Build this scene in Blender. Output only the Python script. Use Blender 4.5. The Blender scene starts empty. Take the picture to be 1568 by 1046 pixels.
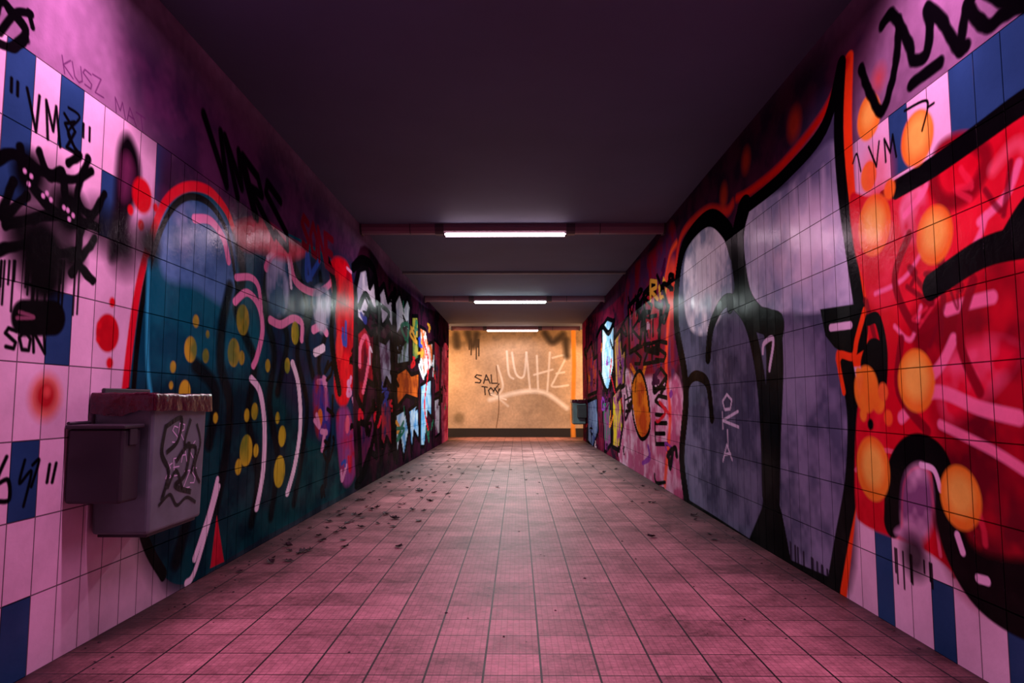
import bpy, bmesh, math, random
import numpy as np
from mathutils import Vector, Matrix
random.seed(4)
# ---------------------------------------------------------------- survey
CAMH=0.9; PITCH=math.radians(4.98); YAW=math.radians(0.49)
W0=1568.0; F=W0*24/36; CX,CY=784.0,523.0
XL,XR=-1.615,1.507; HC=2.70; YE=15.9; YB=17.2; YS=-4.0
TW,TH=0.1285,0.2565; TOP=TH*8
_c,_s=math.cos,math.sin
RIGHT=np.array([_c(YAW),_s(YAW),0]); FWD=np.array([-_s(YAW)*_c(PITCH),_c(YAW)*_c(PITCH),_s(PITCH)])
UP=np.array([_s(YAW)*_s(PITCH),-_c(YAW)*_s(PITCH),_c(PITCH)])
def ray(px,py): return RIGHT*(px-CX)/F+UP*(-(py-CY)/F)+FWD
def onwall(px,py,X):
    d=ray(px,py)
    dx=d[0]
    if X<0: dx=min(dx,-0.09)
    else: dx=max(dx,0.085)
    t=X/dx; return (t*d[1],CAMH+t*d[2])
def onend(px,py):
    d=ray(px,py); t=YB/d[1]; return (t*d[0],CAMH+t*d[2])
def onfloor(px,py):
    d=ray(px,py); t=-CAMH/d[2]; return (t*d[0],t*d[1])
def lin(c):
    c=np.array(c[:3],float)/255.0
    return np.where(c<=0.04045,c/12.92,((c+0.055)/1.055)**2.4)
def srgb(r,g,b):
    l=lin((r,g,b)); return (float(l[0]),float(l[1]),float(l[2]),1.0)
def catmull(p,closed=False,n=7):
    p=[np.array(q,float) for q in p]
    if len(p)<3: return p
    out=[]; N=len(p); rng=N if closed else N-1
    for i in range(rng):
        if closed: a,b,c,d=p[(i-1)%N],p[i],p[(i+1)%N],p[(i+2)%N]
        else: a,b,c,d=p[max(i-1,0)],p[i],p[i+1],p[min(i+2,N-1)]
        for k in range(n):
            t=k/n
            out.append(0.5*((2*b)+(-a+c)*t+(2*a-5*b+4*c-d)*t*t+(-a+3*b-3*c+d)*t**3))
    if not closed: out.append(p[-1])
    return out
FONT={'V':[[(0,0),(.5,1),(1,0)]],'M':[[(0,1),(.1,0),(.5,.7),(.9,0),(1,1)]],'R':[[(0,1),(0,0),(.8,.1),(.8,.4),(0,.5),(1,1)]],
'S':[[(1,.1),(.3,0),(0,.25),(.9,.65),(.7,.95),(0,.9)]],'A':[[(0,1),(.5,0),(1,1)],[(.2,.6),(.85,.6)]],'L':[[(0,0),(0,1),(.8,1)]],
'T':[[(0,0),(1,0)],[(.5,0),(.5,1)]],'O':[[(.5,0),(0,.4),(.2,.95),(.8,.95),(1,.4),(.5,0)]],'Y':[[(0,0),(.5,.5)],[(1,0),(.3,1)]],
'E':[[(1,0),(0,0),(0,1),(1,1)],[(0,.5),(.8,.5)]],'N':[[(0,1),(0,0),(1,1),(1,0)]],'K':[[(0,0),(0,1)],[(1,0),(0,.5),(1,1)]],
'Z':[[(0,0),(1,0),(0,1),(1,1)]],'8':[[(.9,.1),(.1,.3),(.9,.9),(.1,.9),(.9,.35),(.1,.05)]],'U':[[(0,0),(.05,.8),(.5,1),(.95,.8),(1,0)]],
'H':[[(0,0),(0,1)],[(1,0),(1,1)],[(0,.5),(1,.5)]],'I':[[(.5,0),(.5,1)]],'C':[[(1,.1),(.3,0),(0,.5),(.3,1),(1,.9)]],'"':[[(.2,0),(.1,.35)],[(.7,0),(.6,.35)]],
' ':[],'D':[[(0,0),(0,1),(.8,.8),(1,.4),(.6,.05),(0,0)]],'B':[[(0,1),(0,0),(.8,.2),(.1,.5),(.9,.75),(0,1)]]}
class Paint:
    """spray paint layer on a wall plane: columns = metres along wall, rows = metres up"""
    def __init__(s,S,H,mapf,seed):
        s.S=S;s.H=H;s.map=mapf;s.C=np.zeros((len(H),len(S),3));s.rs=np.random.RandomState(seed)
        s.n1=s.noise(.5,seed+1);s.n2=s.noise(.13,seed+2);s.n3=s.noise(.035,seed+3)
    def noise(s,sc,seed):
        r=np.random.RandomState(seed)
        a=(s.S-s.S[0])/sc; b=(s.H-s.H[0])/sc
        g=r.rand(int(b.max())+3,int(a.max())+3)
        ai=a.astype(int);bi=b.astype(int);af=a-ai;bf=b-bi
        af=af*af*(3-2*af);bf=bf*bf*(3-2*bf)
        g0=g[np.ix_(bi,ai)]*(1-af)+g[np.ix_(bi,ai+1)]*af
        g1=g[np.ix_(bi+1,ai)]*(1-af)+g[np.ix_(bi+1,ai+1)]*af
        return g0*(1-bf[:,None])+g1*bf[:,None]
    def sl(s,x0,x1,y0,y1):
        return (slice(max(np.searchsorted(s.H,y0),0),np.searchsorted(s.H,y1)),slice(max(np.searchsorted(s.S,x0),0),np.searchsorted(s.S,x1)))
    def segd(s,pts,m,sub,closed=False,an=1.0):
        hs,ss=sub;S=s.S[ss]*an;H=s.H[hs];D=np.full((len(H),len(S)),9.0)
        pts=[(p[0]*an,p[1]) for p in pts]
        n=len(pts)
        for i in range(n if closed else n-1):
            a=pts[i];b=pts[(i+1)%n]
            i0=np.searchsorted(S,min(a[0],b[0])-m);i1=np.searchsorted(S,max(a[0],b[0])+m)
            j0=np.searchsorted(H,min(a[1],b[1])-m);j1=np.searchsorted(H,max(a[1],b[1])+m)
            if i0>=i1 or j0>=j1: continue
            X=S[i0:i1][None,:]-a[0];Y=H[j0:j1][:,None]-a[1]
            dx=b[0]-a[0];dy=b[1]-a[1];L=dx*dx+dy*dy+1e-12
            t=np.clip((X*dx+Y*dy)/L,0,1)
            d=np.hypot(X-t*dx,Y-t*dy)
            v=D[j0:j1,i0:i1];np.minimum(v,d,out=v)
        return D
    def blend(s,sub,a,col,col2=None,k=1):
        c=lin(col)[None,None,:]
        if col2 is not None:
            n=(s.n1[sub]*.4+s.n2[sub]*.45+s.n3[sub]*.15)
            t=np.clip((n-.5)*3.6+.5,0,1)[...,None]
            c=c*(1-t)+lin(col2)[None,None,:]*t
        a=(1-(1-a)**2.2) if sum(col)<200 else a      # pigment hides early for dark paint
        a=a[...,None]
        s.C[sub]=s.C[sub]*(1-a)+c*a
    def pts(s,p,raw,closed,smooth):
        if smooth: p=catmull(p,closed)
        return [tuple(q) for q in p] if raw else [s.map(q[0],q[1]) for q in p]
    def stroke(s,p,w,col,soft=.006,alpha=1,raw=False,smooth=True,closed=False,col2=None,rag=0,an=1.0):
        q=s.pts(p,raw,closed,smooth); m=w/2+soft+rag
        xs=[a[0] for a in q];ys=[a[1] for a in q]
        sub=s.sl(min(xs)-m/an,max(xs)+m/an,min(ys)-m,max(ys)+m)
        if s.C[sub].size==0: return
        D=s.segd(q,m,sub,closed,an)
        if rag: D=D+(s.n3[sub]-.5)*rag
        s.blend(sub,np.clip((w/2+soft/2-D)/soft,0,1)*alpha,col,col2)
    def fill(s,p,col,col2=None,soft=.007,alpha=1,raw=False,smooth=True):
        q=s.pts(p,raw,True,smooth)
        xs=[a[0] for a in q];ys=[a[1] for a in q]
        sub=s.sl(min(xs)-soft,max(xs)+soft,min(ys)-soft,max(ys)+soft)
        if s.C[sub].size==0: return
        X=s.S[sub[1]][None,:];Y=s.H[sub[0]][:,None]
        ins=np.zeros((Y.shape[0],X.shape[1]),bool);n=len(q)
        for i in range(n):
            a=q[i];b=q[(i+1)%n]
            if a[1]==b[1]: continue
            c=(a[1]>Y)!=(b[1]>Y)
            j=np.nonzero(c[:,0])[0]
            if len(j)==0: continue
            xi=(b[0]-a[0])*(Y[j]-a[1])/(b[1]-a[1])+a[0]
            ins[j]^=(X<xi)
        D=s.segd(q,soft,sub,True)
        sd=np.where(ins,-D,D)
        s.blend(sub,np.clip(.5-sd/soft,0,1)*alpha,col,col2)
    def cell2(s,p,col,col2=None,out=(10,8,13),w=.07,an=.45,sm=False):
        """filled letter part with outline"""
        s.fill(p,col,col2,smooth=sm);s.stroke(p,w,out,closed=True,an=an,soft=.012,smooth=sm)
    def dot(s,px,py,r,col,soft=.012,alpha=1,col2=None,raw=False,ry=None):
        """r: radius in photo pixels measured vertically (or metres when raw)"""
        if raw: c=(px,py);R=r
        else:
            c=s.map(px,py);R=r*abs(c[0] if s.deep else YB)/F
        sub=s.sl(c[0]-R-soft,c[0]+R+soft,c[1]-R-soft,c[1]+R+soft)
        if s.C[sub].size==0: return
        d=np.hypot(s.S[sub[1]][None,:]-c[0],s.H[sub[0]][:,None]-c[1])
        s.blend(sub,np.clip((R+soft/2-d)/soft,0,1)*alpha,col,col2)
    deep=True
    def text(s,t,o,u,v,w,col,gap=1.35,raw=False,alpha=1,soft=.006,an=1.0):
        o=np.array(o,float);u=np.array(u,float);v=np.array(v,float)
        for k,ch in enumerate(t):
            for st in FONT.get(ch,[]):
                s.stroke([o+u*(x+k*gap)+v*y for x,y in st],w,col,raw=raw,smooth=False,alpha=alpha,soft=soft,an=an)
    def tiles(s,white,blue,cells):
        hs,ss=s.sl(-99,99,-1,TOP)
        ci=np.floor(s.S/TW).astype(int);ri=np.floor(s.H/TH).astype(int)
        r=np.random.RandomState(9)
        j=r.rand(40,60)[np.ix_(np.clip(ri[hs],0,39),ci%60)]
        s.C[hs,:]=lin(white)[None,None,:]*(.9+.14*j[...,None])
        for (a,b) in cells:
            jj=np.nonzero(ri==b)[0];ii=np.nonzero(ci==a)[0]
            if len(jj) and len(ii): s.C[np.ix_(jj,ii)]=lin(blue)*(.85+.3*s.n2[np.ix_(jj,ii)][...,None])
    def cell(s,px,py):
        a,b=s.map(px,py);return (int(math.floor(a/TW)),int(math.floor(b/TH)))
    def scrib(s,x0,x1,ytop,ybot,n,cols,seed,w=.035,an=.5,size=.22,alpha=.95):
        """quick tags scattered in a region; y limits given at x0/x1 as tuples"""
        r=random.Random(seed)
        for k in range(n):
            t=r.random();x=x0+(x1-x0)*t;ya=ytop[0]+(ytop[1]-ytop[0])*t;yb=ybot[0]+(ybot[1]-ybot[0])*t
            y=ya+(yb-ya)*r.random();c=s.map(x,y);z=size*r.uniform(.5,1.5);ax=z/an*.8
            p=[(c[0]+r.uniform(-.5,.5)*ax,c[1]+r.uniform(-.5,.5)*z) for _ in range(r.randint(3,6))]
            s.stroke(p,w*r.uniform(.5,1.4),cols[r.randrange(len(cols))],raw=True,an=an,soft=.01,alpha=alpha)
    def drips(s,p0,p1,n,col,w=.008,ln=(.05,.25)):
        for k in range(n):
            t=s.rs.rand();a=s.map(p0[0]+(p1[0]-p0[0])*t,p0[1]+(p1[1]-p0[1])*t);L=ln[0]+s.rs.rand()*(ln[1]-ln[0])
            s.stroke([a,(a[0],a[1]-L)],w,col,raw=True,smooth=False)
def cols(X):
    near=np.arange(YS,1.3,.03)
    inv=np.linspace(1/1.3,1/YE,1200)
    return np.concatenate([near,1/inv])
ROWS=np.concatenate([np.arange(0,HC-.001,.0032),[HC]])
BLK=(6,5,8)
TILE=(234,210,226);BLUE=(36,76,114)
# ================================================================= LEFT WALL
L=Paint(cols(XL),ROWS,lambda a,b:onwall(a,b,XL),11)
L.C[:]=lin((134,108,134))*(.7+.5*L.n1[...,None])*(.88+.24*L.n3[...,None])
cells=[L.cell(*p) for p in [(8,130),(115,190),(248,270),(97,505),(44,733),(28,980),(170,320),(4,300)]]
r0=random.Random(3)
for k in range(14): cells.append((r0.randint(-30,12),r0.randint(0,7)))
L.tiles(TILE,BLUE,cells)
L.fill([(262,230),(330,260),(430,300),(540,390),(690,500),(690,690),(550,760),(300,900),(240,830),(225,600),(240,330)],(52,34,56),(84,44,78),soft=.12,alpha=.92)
L.fill([(205,60),(300,120),(380,200),(470,290),(560,385),(690,505),(690,540),(560,440),(470,380),(360,310),(270,240),(215,170)],(54,34,64),(84,46,82),soft=.3,alpha=.9)  # upper plaster: shade near the ceiling painted in, mixed with old paint
# mural 1 : dark teal wildstyle
body=[(196,600),(208,480),(228,380),(252,315),(283,292),(318,297),(346,325),(362,362),(400,345),(470,372),(520,410),(545,450),(548,600),(545,730),(480,780),(400,825),(345,858),(290,893),(250,880),(222,800),(205,700)]
L.fill(body,(4,76,90),(8,106,114))
L.fill([(208,640),(260,600),(400,580),(545,570),(545,735),(480,782),(345,860),(288,893),(240,860),(215,760)],(2,38,48),(5,68,70),soft=.25)
L.fill([(400,400),(545,420),(548,640),(480,660),(420,560)],(8,50,80),(30,30,64),soft=.2,alpha=.8)
L.fill([(245,335),(285,305),(325,315),(352,352),(362,420),(350,470),(300,440),(250,420)],(22,80,120),(80,146,182),soft=.05)
L.fill([(262,345),(285,320),(300,345),(288,385),(265,390)],(176,212,234),(30,90,130),soft=.1,alpha=.85)
L.fill([(320,330),(340,345),(345,400),(330,400)],(150,190,222),(30,90,130),soft=.08,alpha=.7)
L.stroke([(190,610),(200,520),(212,440),(230,370),(252,312),(283,287),(318,291),(345,320),(358,352)],.05,(225,20,46),soft=.01)
L.stroke([(203,620),(210,530),(222,440),(240,370),(262,322),(287,302),(315,308),(338,335),(352,372),(362,440)],.035,BLK)
L.stroke([(228,400),(226,480),(226,560),(232,610)],.025,(50,200,214),soft=.02,alpha=.9)
L.stroke([(196,605),(200,700),(220,820),(250,880)],.06,BLK)
for p in [[(362,360),(372,420),(362,470),(378,520),(390,560),(380,640),(395,730),(385,800)],
          [(352,440),(340,500),(338,560),(352,620),(345,700),(330,780)],
          [(412,400),(405,470),(420,540),(412,620),(425,700),(415,790)],
          [(448,400),(470,470),(455,540),(470,620),(462,700),(450,770)],
          [(490,420),(500,500),(488,560),(505,640),(498,740)],
          [(425,480),(440,520),(425,600)],[(480,460),(470,520),(480,580)],[(526,470),(520,560),(530,640)],
          [(270,640),(300,700),(290,780),(270,860)],[(300,560),(330,600),(320,680)]]:
    L.stroke(p,.075,(2,10,18),soft=.03,an=.8,alpha=.85)
PK=(250,160,202);WH=(254,246,254)
L.stroke([(298,335),(322,338),(342,365),(350,400)],.046,PK,an=.8)
L.stroke([(362,425),(384,425),(396,440),(400,475)],.042,PK,an=.8)
L.stroke([(360,462),(378,448),(396,468),(402,505),(394,545),(388,560)],.046,PK,an=.7)
L.stroke([(385,580),(398,600),(405,650),(403,720),(393,778)],.047,WH,an=.7)
L.stroke([(414,490),(430,497),(448,488),(462,495),(462,520)],.057,PK,an=.7)
L.stroke([(448,556),(457,590),(460,650),(452,710),(440,755)],.052,WH,an=.65)
L.stroke([(333,735),(322,780),(308,825),(298,855)],.042,WH)
L.stroke([(408,410),(418,388),(440,385),(452,430),(480,448),(500,440),(512,425)],.06,(230,130,174),an=.7)
L.stroke([(410,395),(425,383),(440,392),(446,440)],.035,(235,235,248),an=.7)
L.stroke([(480,505),(492,500),(500,510)],.07,PK,an=.6);L.stroke([(483,540),(495,533)],.07,WH,an=.6)
L.stroke([(487,585),(498,590),(500,640)],.05,PK,an=.6)
L.fill([(410,408),(425,392),(438,400),(442,465),(424,485),(410,455)],(50,110,140),(180,208,232),soft=.05,alpha=.85)
L.fill([(480,445),(500,440),(508,480),(495,510),(482,490)],(210,228,240),(60,110,140),soft=.05,alpha=.85)
L.fill([(505,405),(530,400),(542,450),(545,560),(530,620),(512,600),(515,500)],(226,10,34),(150,6,30),soft=.04)
L.fill([(362,345),(400,338),(440,365),(470,385),(440,398),(400,385),(370,378)],(196,16,54),(250,66,104),soft=.06,alpha=.9)
L.fill([(480,585),(500,590),(505,660),(485,665)],(60,50,150),(160,36,56),soft=.06,alpha=.8)
L.stroke([(502,400),(512,440),(508,520),(520,600)],.09,BLK,an=.6)
L.fill([(515,640),(535,630),(545,720),(525,740)],(130,60,126),(170,20,50),soft=.05)
L.dot(520,530,22,(230,50,50));L.dot(490,640,14,(216,116,44));L.dot(532,650,14,(210,90,120))
L.scrib(480,544,(400,420),(770,730),18,[BLK,(200,14,40),BLK,(220,150,190),(40,80,170),BLK],51,an=.6)
OL=(214,206,44)
for x,y,r in [(292,535,20),(300,492,10),(315,545,11),(265,562,9),(372,490,24),(358,540,22),(283,600,18),(377,690,24),(428,722,24),(390,630,13),(452,510,18),(432,668,16),(330,640,8),(365,715,12),(392,690,10),(410,560,10),(370,548,11),(425,640,9),(440,560,12),(378,636,10),(262,590,6),(318,512,6)]:
    L.dot(x,y,r,OL,col2=(118,154,40),soft=.01,alpha=.92)
L.fill([(322,870),(332,790),(343,860)],(225,24,54),(170,16,44),smooth=False)
L.stroke([(285,893),(300,870),(335,745)],.035,WH)
# tags on the plaster band
L.text("VMRS",(312,175),(26,28),(22,95),.055,(8,4,10),gap=1.15,soft=.02)
L.text("SONE",(462,330),(10,8),(2,48),.055,(110,12,36),gap=1.25,soft=.02)
L.text("KUSZ",(95,85),(13,8),(4,28),.006,(84,40,86),gap=1.2,soft=.004)
L.text("MAT",(175,148),(14,10),(3,24),.006,(84,40,86),gap=1.2,soft=.004)
# deeper pieces: silver, orange, ice blue letters
L.fill([(547,395),(600,430),(650,470),(688,505),(688,684),(600,720),(547,750)],(20,12,22),(54,16,38),soft=.04)
SV=(216,220,230);SV2=(156,162,182)
L.cell2([(544,440),(550,412),(562,408),(566,440),(574,424),(578,478),(566,470),(558,500),(546,488)],SV,SV2)
L.cell2([(580,448),(588,436),(594,462),(601,450),(602,508),(594,490),(584,502)],SV,(180,186,204))
L.cell2([(546,508),(558,496),(568,512),(574,506),(573,590),(562,584),(556,630),(546,605)],(160,12,36),(80,8,30),sm=False)
L.stroke([(551,560),(552,530),(560,515),(566,535),(562,570),(556,600)],.06,(226,100,130),an=.5)
L.cell2([(578,518),(590,524),(598,512),(601,598),(592,580),(584,606)],SV2,(80,50,80))
L.cell2([(549,645),(560,650),(572,622),(577,700),(566,690),(553,730)],(110,36,76),(50,30,70))
L.cell2([(582,615),(599,606),(601,690),(592,670),(583,708)],(56,42,80),(160,36,50))
L.stroke([(550,470),(560,450),(570,470)],.06,BLK,an=.4);L.stroke([(586,470),(596,480),(590,495)],.06,BLK,an=.4)
L.cell2([(605,462),(612,448),(618,470),(624,456),(628,470),(626,512),(616,500),(607,516)],SV,(170,176,200),w=.06)
L.cell2([(607,520),(616,528),(626,516),(627,556),(608,560)],(150,158,180),(50,76,54),w=.06)
L.cell2([(606,572),(622,562),(630,574),(642,570),(640,612),(622,606),(608,624)],(206,92,30),(140,54,26),w=.06)
L.cell2([(606,634),(620,626),(626,660),(618,704),(613,670),(607,708)],(90,150,206),(196,214,232),w=.06)
L.cell2([(626,628),(640,618),(642,676),(634,660),(630,698)],(186,206,226),(70,140,204),w=.06)
L.cell2([(631,484),(640,484),(641,550),(631,556)],(30,90,66),(160,150,60),w=.06)
L.cell2([(643,500),(652,505),(656,526),(663,524),(662,560),(650,580),(643,560)],SV,(200,90,44),w=.06)
L.cell2([(644,590),(660,580),(661,640),(655,630),(650,684),(644,684)],(176,204,226),(90,160,214),w=.06)
L.stroke([(648,520),(656,560),(650,620),(656,660)],.05,(214,20,40),an=.4)
L.cell2([(665,520),(674,530),(673,600),(666,604)],(150,20,44),(50,34,70),w=.05)
L.cell2([(665,612),(674,608),(673,664),(666,670)],(190,180,200),(100,40,76),w=.05)
L.fill([(677,540),(688,545),(688,684),(677,680)],(196,80,116),(140,30,64))
L.scrib(548,602,(410,440),(730,700),18,[BLK,BLK,SV,(210,24,50),(50,60,140)],52,an=.4)
L.scrib(604,686,(450,520),(700,680),36,[BLK,BLK,BLK,SV,(216,26,36),(30,60,160),(210,140,44),(26,100,76)],53,an=.4,w=.045,size=.3)
L.stroke([(541,410),(556,398),(575,420),(580,500),(572,560),(580,620),(562,712),(546,742)],.1,BLK,an=.6)
L.stroke([(604,445),(603,560),(604,700)],.09,BLK,an=.4)
# near-left marks
L.stroke([(-40,130),(-5,10),(18,18),(40,50),(20,72),(-20,60)],.034,BLK,rag=.01)
L.stroke([(0,50),(25,20),(48,22)],.026,BLK);L.dot(42,62,5,BLK);L.stroke([(44,18),(50,42)],.022,BLK)
L.text('"VM8"',(14,118),(19,12),(4,60),.013,BLK,gap=1.45)
L.stroke([(105,165),(122,180),(104,205),(124,238)],.01,BLK)
L.dot(45,265,34,BLK,soft=.06);L.dot(108,325,38,BLK,soft=.07);L.dot(65,385,58,BLK,soft=.12);L.dot(68,425,38,BLK,soft=.08)
L.dot(30,350,36,BLK,soft=.14,alpha=.85);L.dot(150,345,30,BLK,soft=.14,alpha=.85);L.dot(80,300,36,BLK,soft=.18,alpha=.7);L.dot(110,395,24,BLK,soft=.1)
for p in [[(-10,250),(20,235),(60,260),(110,275),(140,262)],[(30,225),(40,270),(90,330),(140,345)],[(60,232),(75,270),(95,262),(100,300)],
          [(10,345),(50,335),(100,330),(150,350)],[(135,245),(118,300),(140,330),(160,298)],[(20,280),(5,330),(40,300)],[(125,350),(120,400),(142,430)],[(145,365),(125,395),(110,420)],
          [(105,250),(122,240)],[(-5,385),(40,375),(80,388),(120,385)]]:
    L.stroke(p,.036,BLK,rag=.01,soft=.008)
L.drips((0,400),(130,400),18,BLK,.009,(.06,.22))
for x,y in [(38,262),(48,270),(44,282),(72,296),(78,306),(104,322),(112,330),(106,336),(66,300),(98,318)]: L.dot(x,y,4,(210,170,200),soft=.006)
L.fill([(168,395),(176,300),(182,225),(196,206),(212,240),(214,290),(198,330),(186,380)],(10,6,12),(26,10,24),soft=.05,alpha=.97)
L.fill([(186,250),(196,238),(204,262),(196,300),(186,300)],(150,70,120),soft=.06,alpha=.4)
L.dot(190,375,38,(16,8,18),soft=.15,alpha=.9)
L.dot(218,300,28,(215,16,34),soft=.02);L.dot(200,322,8,(215,16,34));L.dot(216,345,9,(215,16,34));L.dot(238,318,7,(215,16,34));L.dot(228,372,28,(16,8,16),soft=.1,alpha=.9)
RD=(222,14,34)
L.dot(165,510,30,RD,soft=.012,col2=(190,8,30));L.dot(172,463,8,RD);L.dot(168,556,9,RD);L.dot(152,498,6,RD);L.dot(150,520,5,RD)
L.dot(70,608,36,(225,120,90),soft=.04,alpha=.9);L.dot(70,606,22,(180,20,34),soft=.03,alpha=.95);L.dot(72,600,8,(225,90,80),soft=.02)
L.stroke([(38,487),(82,487)],.12,BLK,smooth=False,soft=.012);L.stroke([(30,478),(52,486),(26,487)],.012,(130,80,100))
L.text("SON",(8,502),(17,2),(1,32),.013,BLK,gap=1.25)
L.stroke([(10,700),(-6,740),(12,735),(14,765),(-4,768)],.015,BLK);L.stroke([(38,705),(30,740),(48,722),(36,775)],.012,BLK);L.stroke([(50,712),(60,705),(48,745)],.012,BLK)
L.stroke([(76,712),(72,738)],.015,BLK);L.stroke([(86,710),(80,738)],.015,BLK);L.stroke([(40,435),(72,440)],.012,BLK)
# ================================================================= RIGHT WALL
R=Paint(cols(XR),ROWS,lambda a,b:onwall(a,b,XR),37)
R.C[:]=lin((134,108,134))*(.7+.5*R.n1[...,None])*(.88+.24*R.n3[...,None])
cells=[R.cell(*p) for p in [(1341,810),(1435,955),(1550,1000),(1383,170),(1490,120),(1540,60),(1560,130),(1525,100),(1345,880)]]
for k in range(14): cells.append((r0.randint(-30,12),r0.randint(0,7)))
R.tiles(TILE,BLUE,cells)
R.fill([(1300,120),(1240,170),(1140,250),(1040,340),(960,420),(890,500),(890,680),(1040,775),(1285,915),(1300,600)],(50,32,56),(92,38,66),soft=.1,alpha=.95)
R.fill([(1340,20),(1290,50),(1200,120),(1100,220),(1000,330),(890,490),(890,520),(1000,420),(1100,320),(1200,240),(1290,160)],(40,26,48),(66,30,54),soft=.3,alpha=.9)  # right upper plaster: missing lamp light painted dark, with old paint tone
# deep pieces
R.fill([(888,510),(940,465),(1036,370),(1040,560),(1040,768),(960,710),(888,680)],(40,18,36),(104,20,48),soft=.05)
R.fill([(948,575),(1040,580),(1044,768),(990,735),(950,712)],(216,172,196),(176,84,122),soft=.05)
R.fill([(960,430),(1000,385),(1034,350),(1036,560),(1000,575),(960,560)],(130,16,40),(74,38,80),soft=.08,alpha=.95)
R.stroke([(1018,430),(1026,390),(1036,372)],.06,(240,80,40),soft=.05);R.stroke([(1024,480),(1020,560),(1026,640),(1018,740)],.12,(240,76,34),soft=.06,alpha=.9)
R.dot(1028,440,44,(240,76,40),soft=.12,alpha=.75)
R.cell2([(962,470),(976,455),(979,490),(984,480),(980,530),(964,540)],(96,50,116),(180,40,60))
R.cell2([(986,450),(1002,432),(1004,466),(1012,470),(1008,540),(988,535)],(166,26,48),(80,42,106))
R.fill([(968,590),(980,570),(990,600),(994,652),(982,670),(972,640)],(230,126,28),(186,70,26));R.stroke([(966,560),(980,582),(988,560)],.07,(230,126,34),an=.5)
R.stroke([(968,590),(980,568),(991,600),(995,655),(982,672),(970,640)],.05,BLK,closed=True,an=.5)
for o,t,c in [((962,455),"VMS",BLK),((968,490),"KAT",BLK),((996,430),"RO",(210,160,56)),((972,530),"SZE",BLK)]:
    R.text(t,o,(11,-2),(0,30),.045,c,gap=1.2,an=.5)
for i,t in enumerate("SOSE"): R.text(t,(1003,522+i*42),(18,0),(1,32),.045,BLK,an=.7)
R.cell2([(940,520),(950,505),(953,540),(958,530),(956,590),(942,600)],(112,42,112),(190,140,44))
R.cell2([(938,605),(950,590),(954,650),(948,690),(938,684)],(196,166,36),(136,50,110))
R.cell2([(922,500),(930,488),(940,492),(940,560),(930,606),(921,575)],(200,220,232),(120,166,204))
R.stroke([(914,515),(922,500),(932,510),(940,492)],.1,BLK,an=.4);R.stroke([(918,570),(930,600),(940,575)],.1,BLK,an=.4)
R.cell2([(898,540),(906,524),(909,550),(915,545),(914,600),(900,606)],(176,56,38),(90,32,84))
R.cell2([(900,615),(914,608),(916,660),(908,686),(900,676)],(40,52,116),(116,136,176))
R.cell2([(922,615),(934,612),(936,680),(926,694)],(30,96,72),(124,46,106))
R.scrib(895,1030,(540,400),(680,750),54,[BLK,BLK,BLK,(60,14,52),(210,170,190),(214,112,36),(126,50,146),(200,26,46)],61,an=.45,w=.04,size=.28)
# mural : silver letters
OR=(250,72,22)
R.fill([(1040,430),(1048,375),(1085,335),(1118,350),(1134,330),(1200,270),(1278,165),(1300,300),(1318,460),(1300,560),(1306,700),(1288,905),(1215,878),(1150,832),(1060,778),(1044,700),(1046,590),(1036,500)],(72,84,104),(100,112,136))
R.fill([(1140,330),(1205,285),(1278,215),(1290,320),(1306,462),(1255,478),(1200,480),(1160,470),(1144,420)],(158,184,204),(214,236,244),soft=.03)
R.fill([(1200,320),(1240,290),(1278,300),(1290,380),(1250,440),(1200,430),(1180,380)],(244,255,255),(176,204,220),soft=.14,alpha=.85)  # lamp sheen on the silver, painted in as a pale patch
R.fill([(1240,180),(1278,170),(1284,280),(1240,300),(1200,290)],(78,82,112),soft=.2,alpha=.7)
R.fill([(1046,430),(1056,375),(1088,345),(1110,360),(1120,430),(1115,470),(1085,510),(1055,500)],(242,252,255),(150,172,192),soft=.04)
R.fill([(1190,500),(1250,500),(1290,560),(1300,680),(1282,880),(1215,860),(1195,760)],(84,92,116),(130,136,162),soft=.06)
R.fill([(1090,520),(1115,475),(1145,500),(1165,560),(1172,700),(1160,800),(1100,790),(1060,760),(1052,640),(1085,600)],(68,74,98),(108,114,140),soft=.04)
R.fill([(1200,520),(1240,520),(1250,600),(1215,640),(1200,600)],(166,180,200),soft=.15,alpha=.5)
for k in range(6):
    R.stroke([(1150+k*22,330-k*14),(1156+k*22,440-k*6)],.03,(228,242,248),soft=.05,alpha=.5)
R.drips((1195,820),(1275,880),14,(44,36,54),.02,(.05,.2))
R.stroke([(1300,90),(1298,200),(1305,320),(1320,440),(1332,475),(1318,548),(1286,545),(1302,600),(1312,700),(1302,800),(1290,912)],.065,OR,soft=.01,an=.8)
R.stroke([(1297,95),(1262,172),(1200,250),(1150,292),(1128,304)],.055,(224,34,22),soft=.03)
R.stroke([(1034,420),(1044,360),(1082,322),(1112,324),(1122,312)],.07,(214,50,36),soft=.04,alpha=.9)
R.stroke([(1288,100),(1284,200),(1291,300),(1305,400),(1316,470)],.075,BLK,an=.8)
R.stroke([(1288,100),(1262,195),(1205,265),(1150,312),(1134,322)],.085,BLK)
R.stroke([(1052,770),(1044,700),(1050,620),(1048,570),(1036,500),(1037,430),(1050,372),(1085,334),(1112,352),(1124,385)],.13,BLK,an=.62)
R.stroke([(1054,772),(1100,802),(1150,836)],.08,BLK,an=.8);R.stroke([(1212,868),(1280,900)],.07,BLK,an=.8)
R.stroke([(1139,318),(1129,370),(1138,450),(1158,486),(1180,500),(1186,560),(1182,680),(1180,780),(1172,830)],.16,BLK,an=.6)
R.stroke([(1134,320),(1124,380),(1130,440),(1118,470)],.1,BLK,an=.7)
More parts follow.
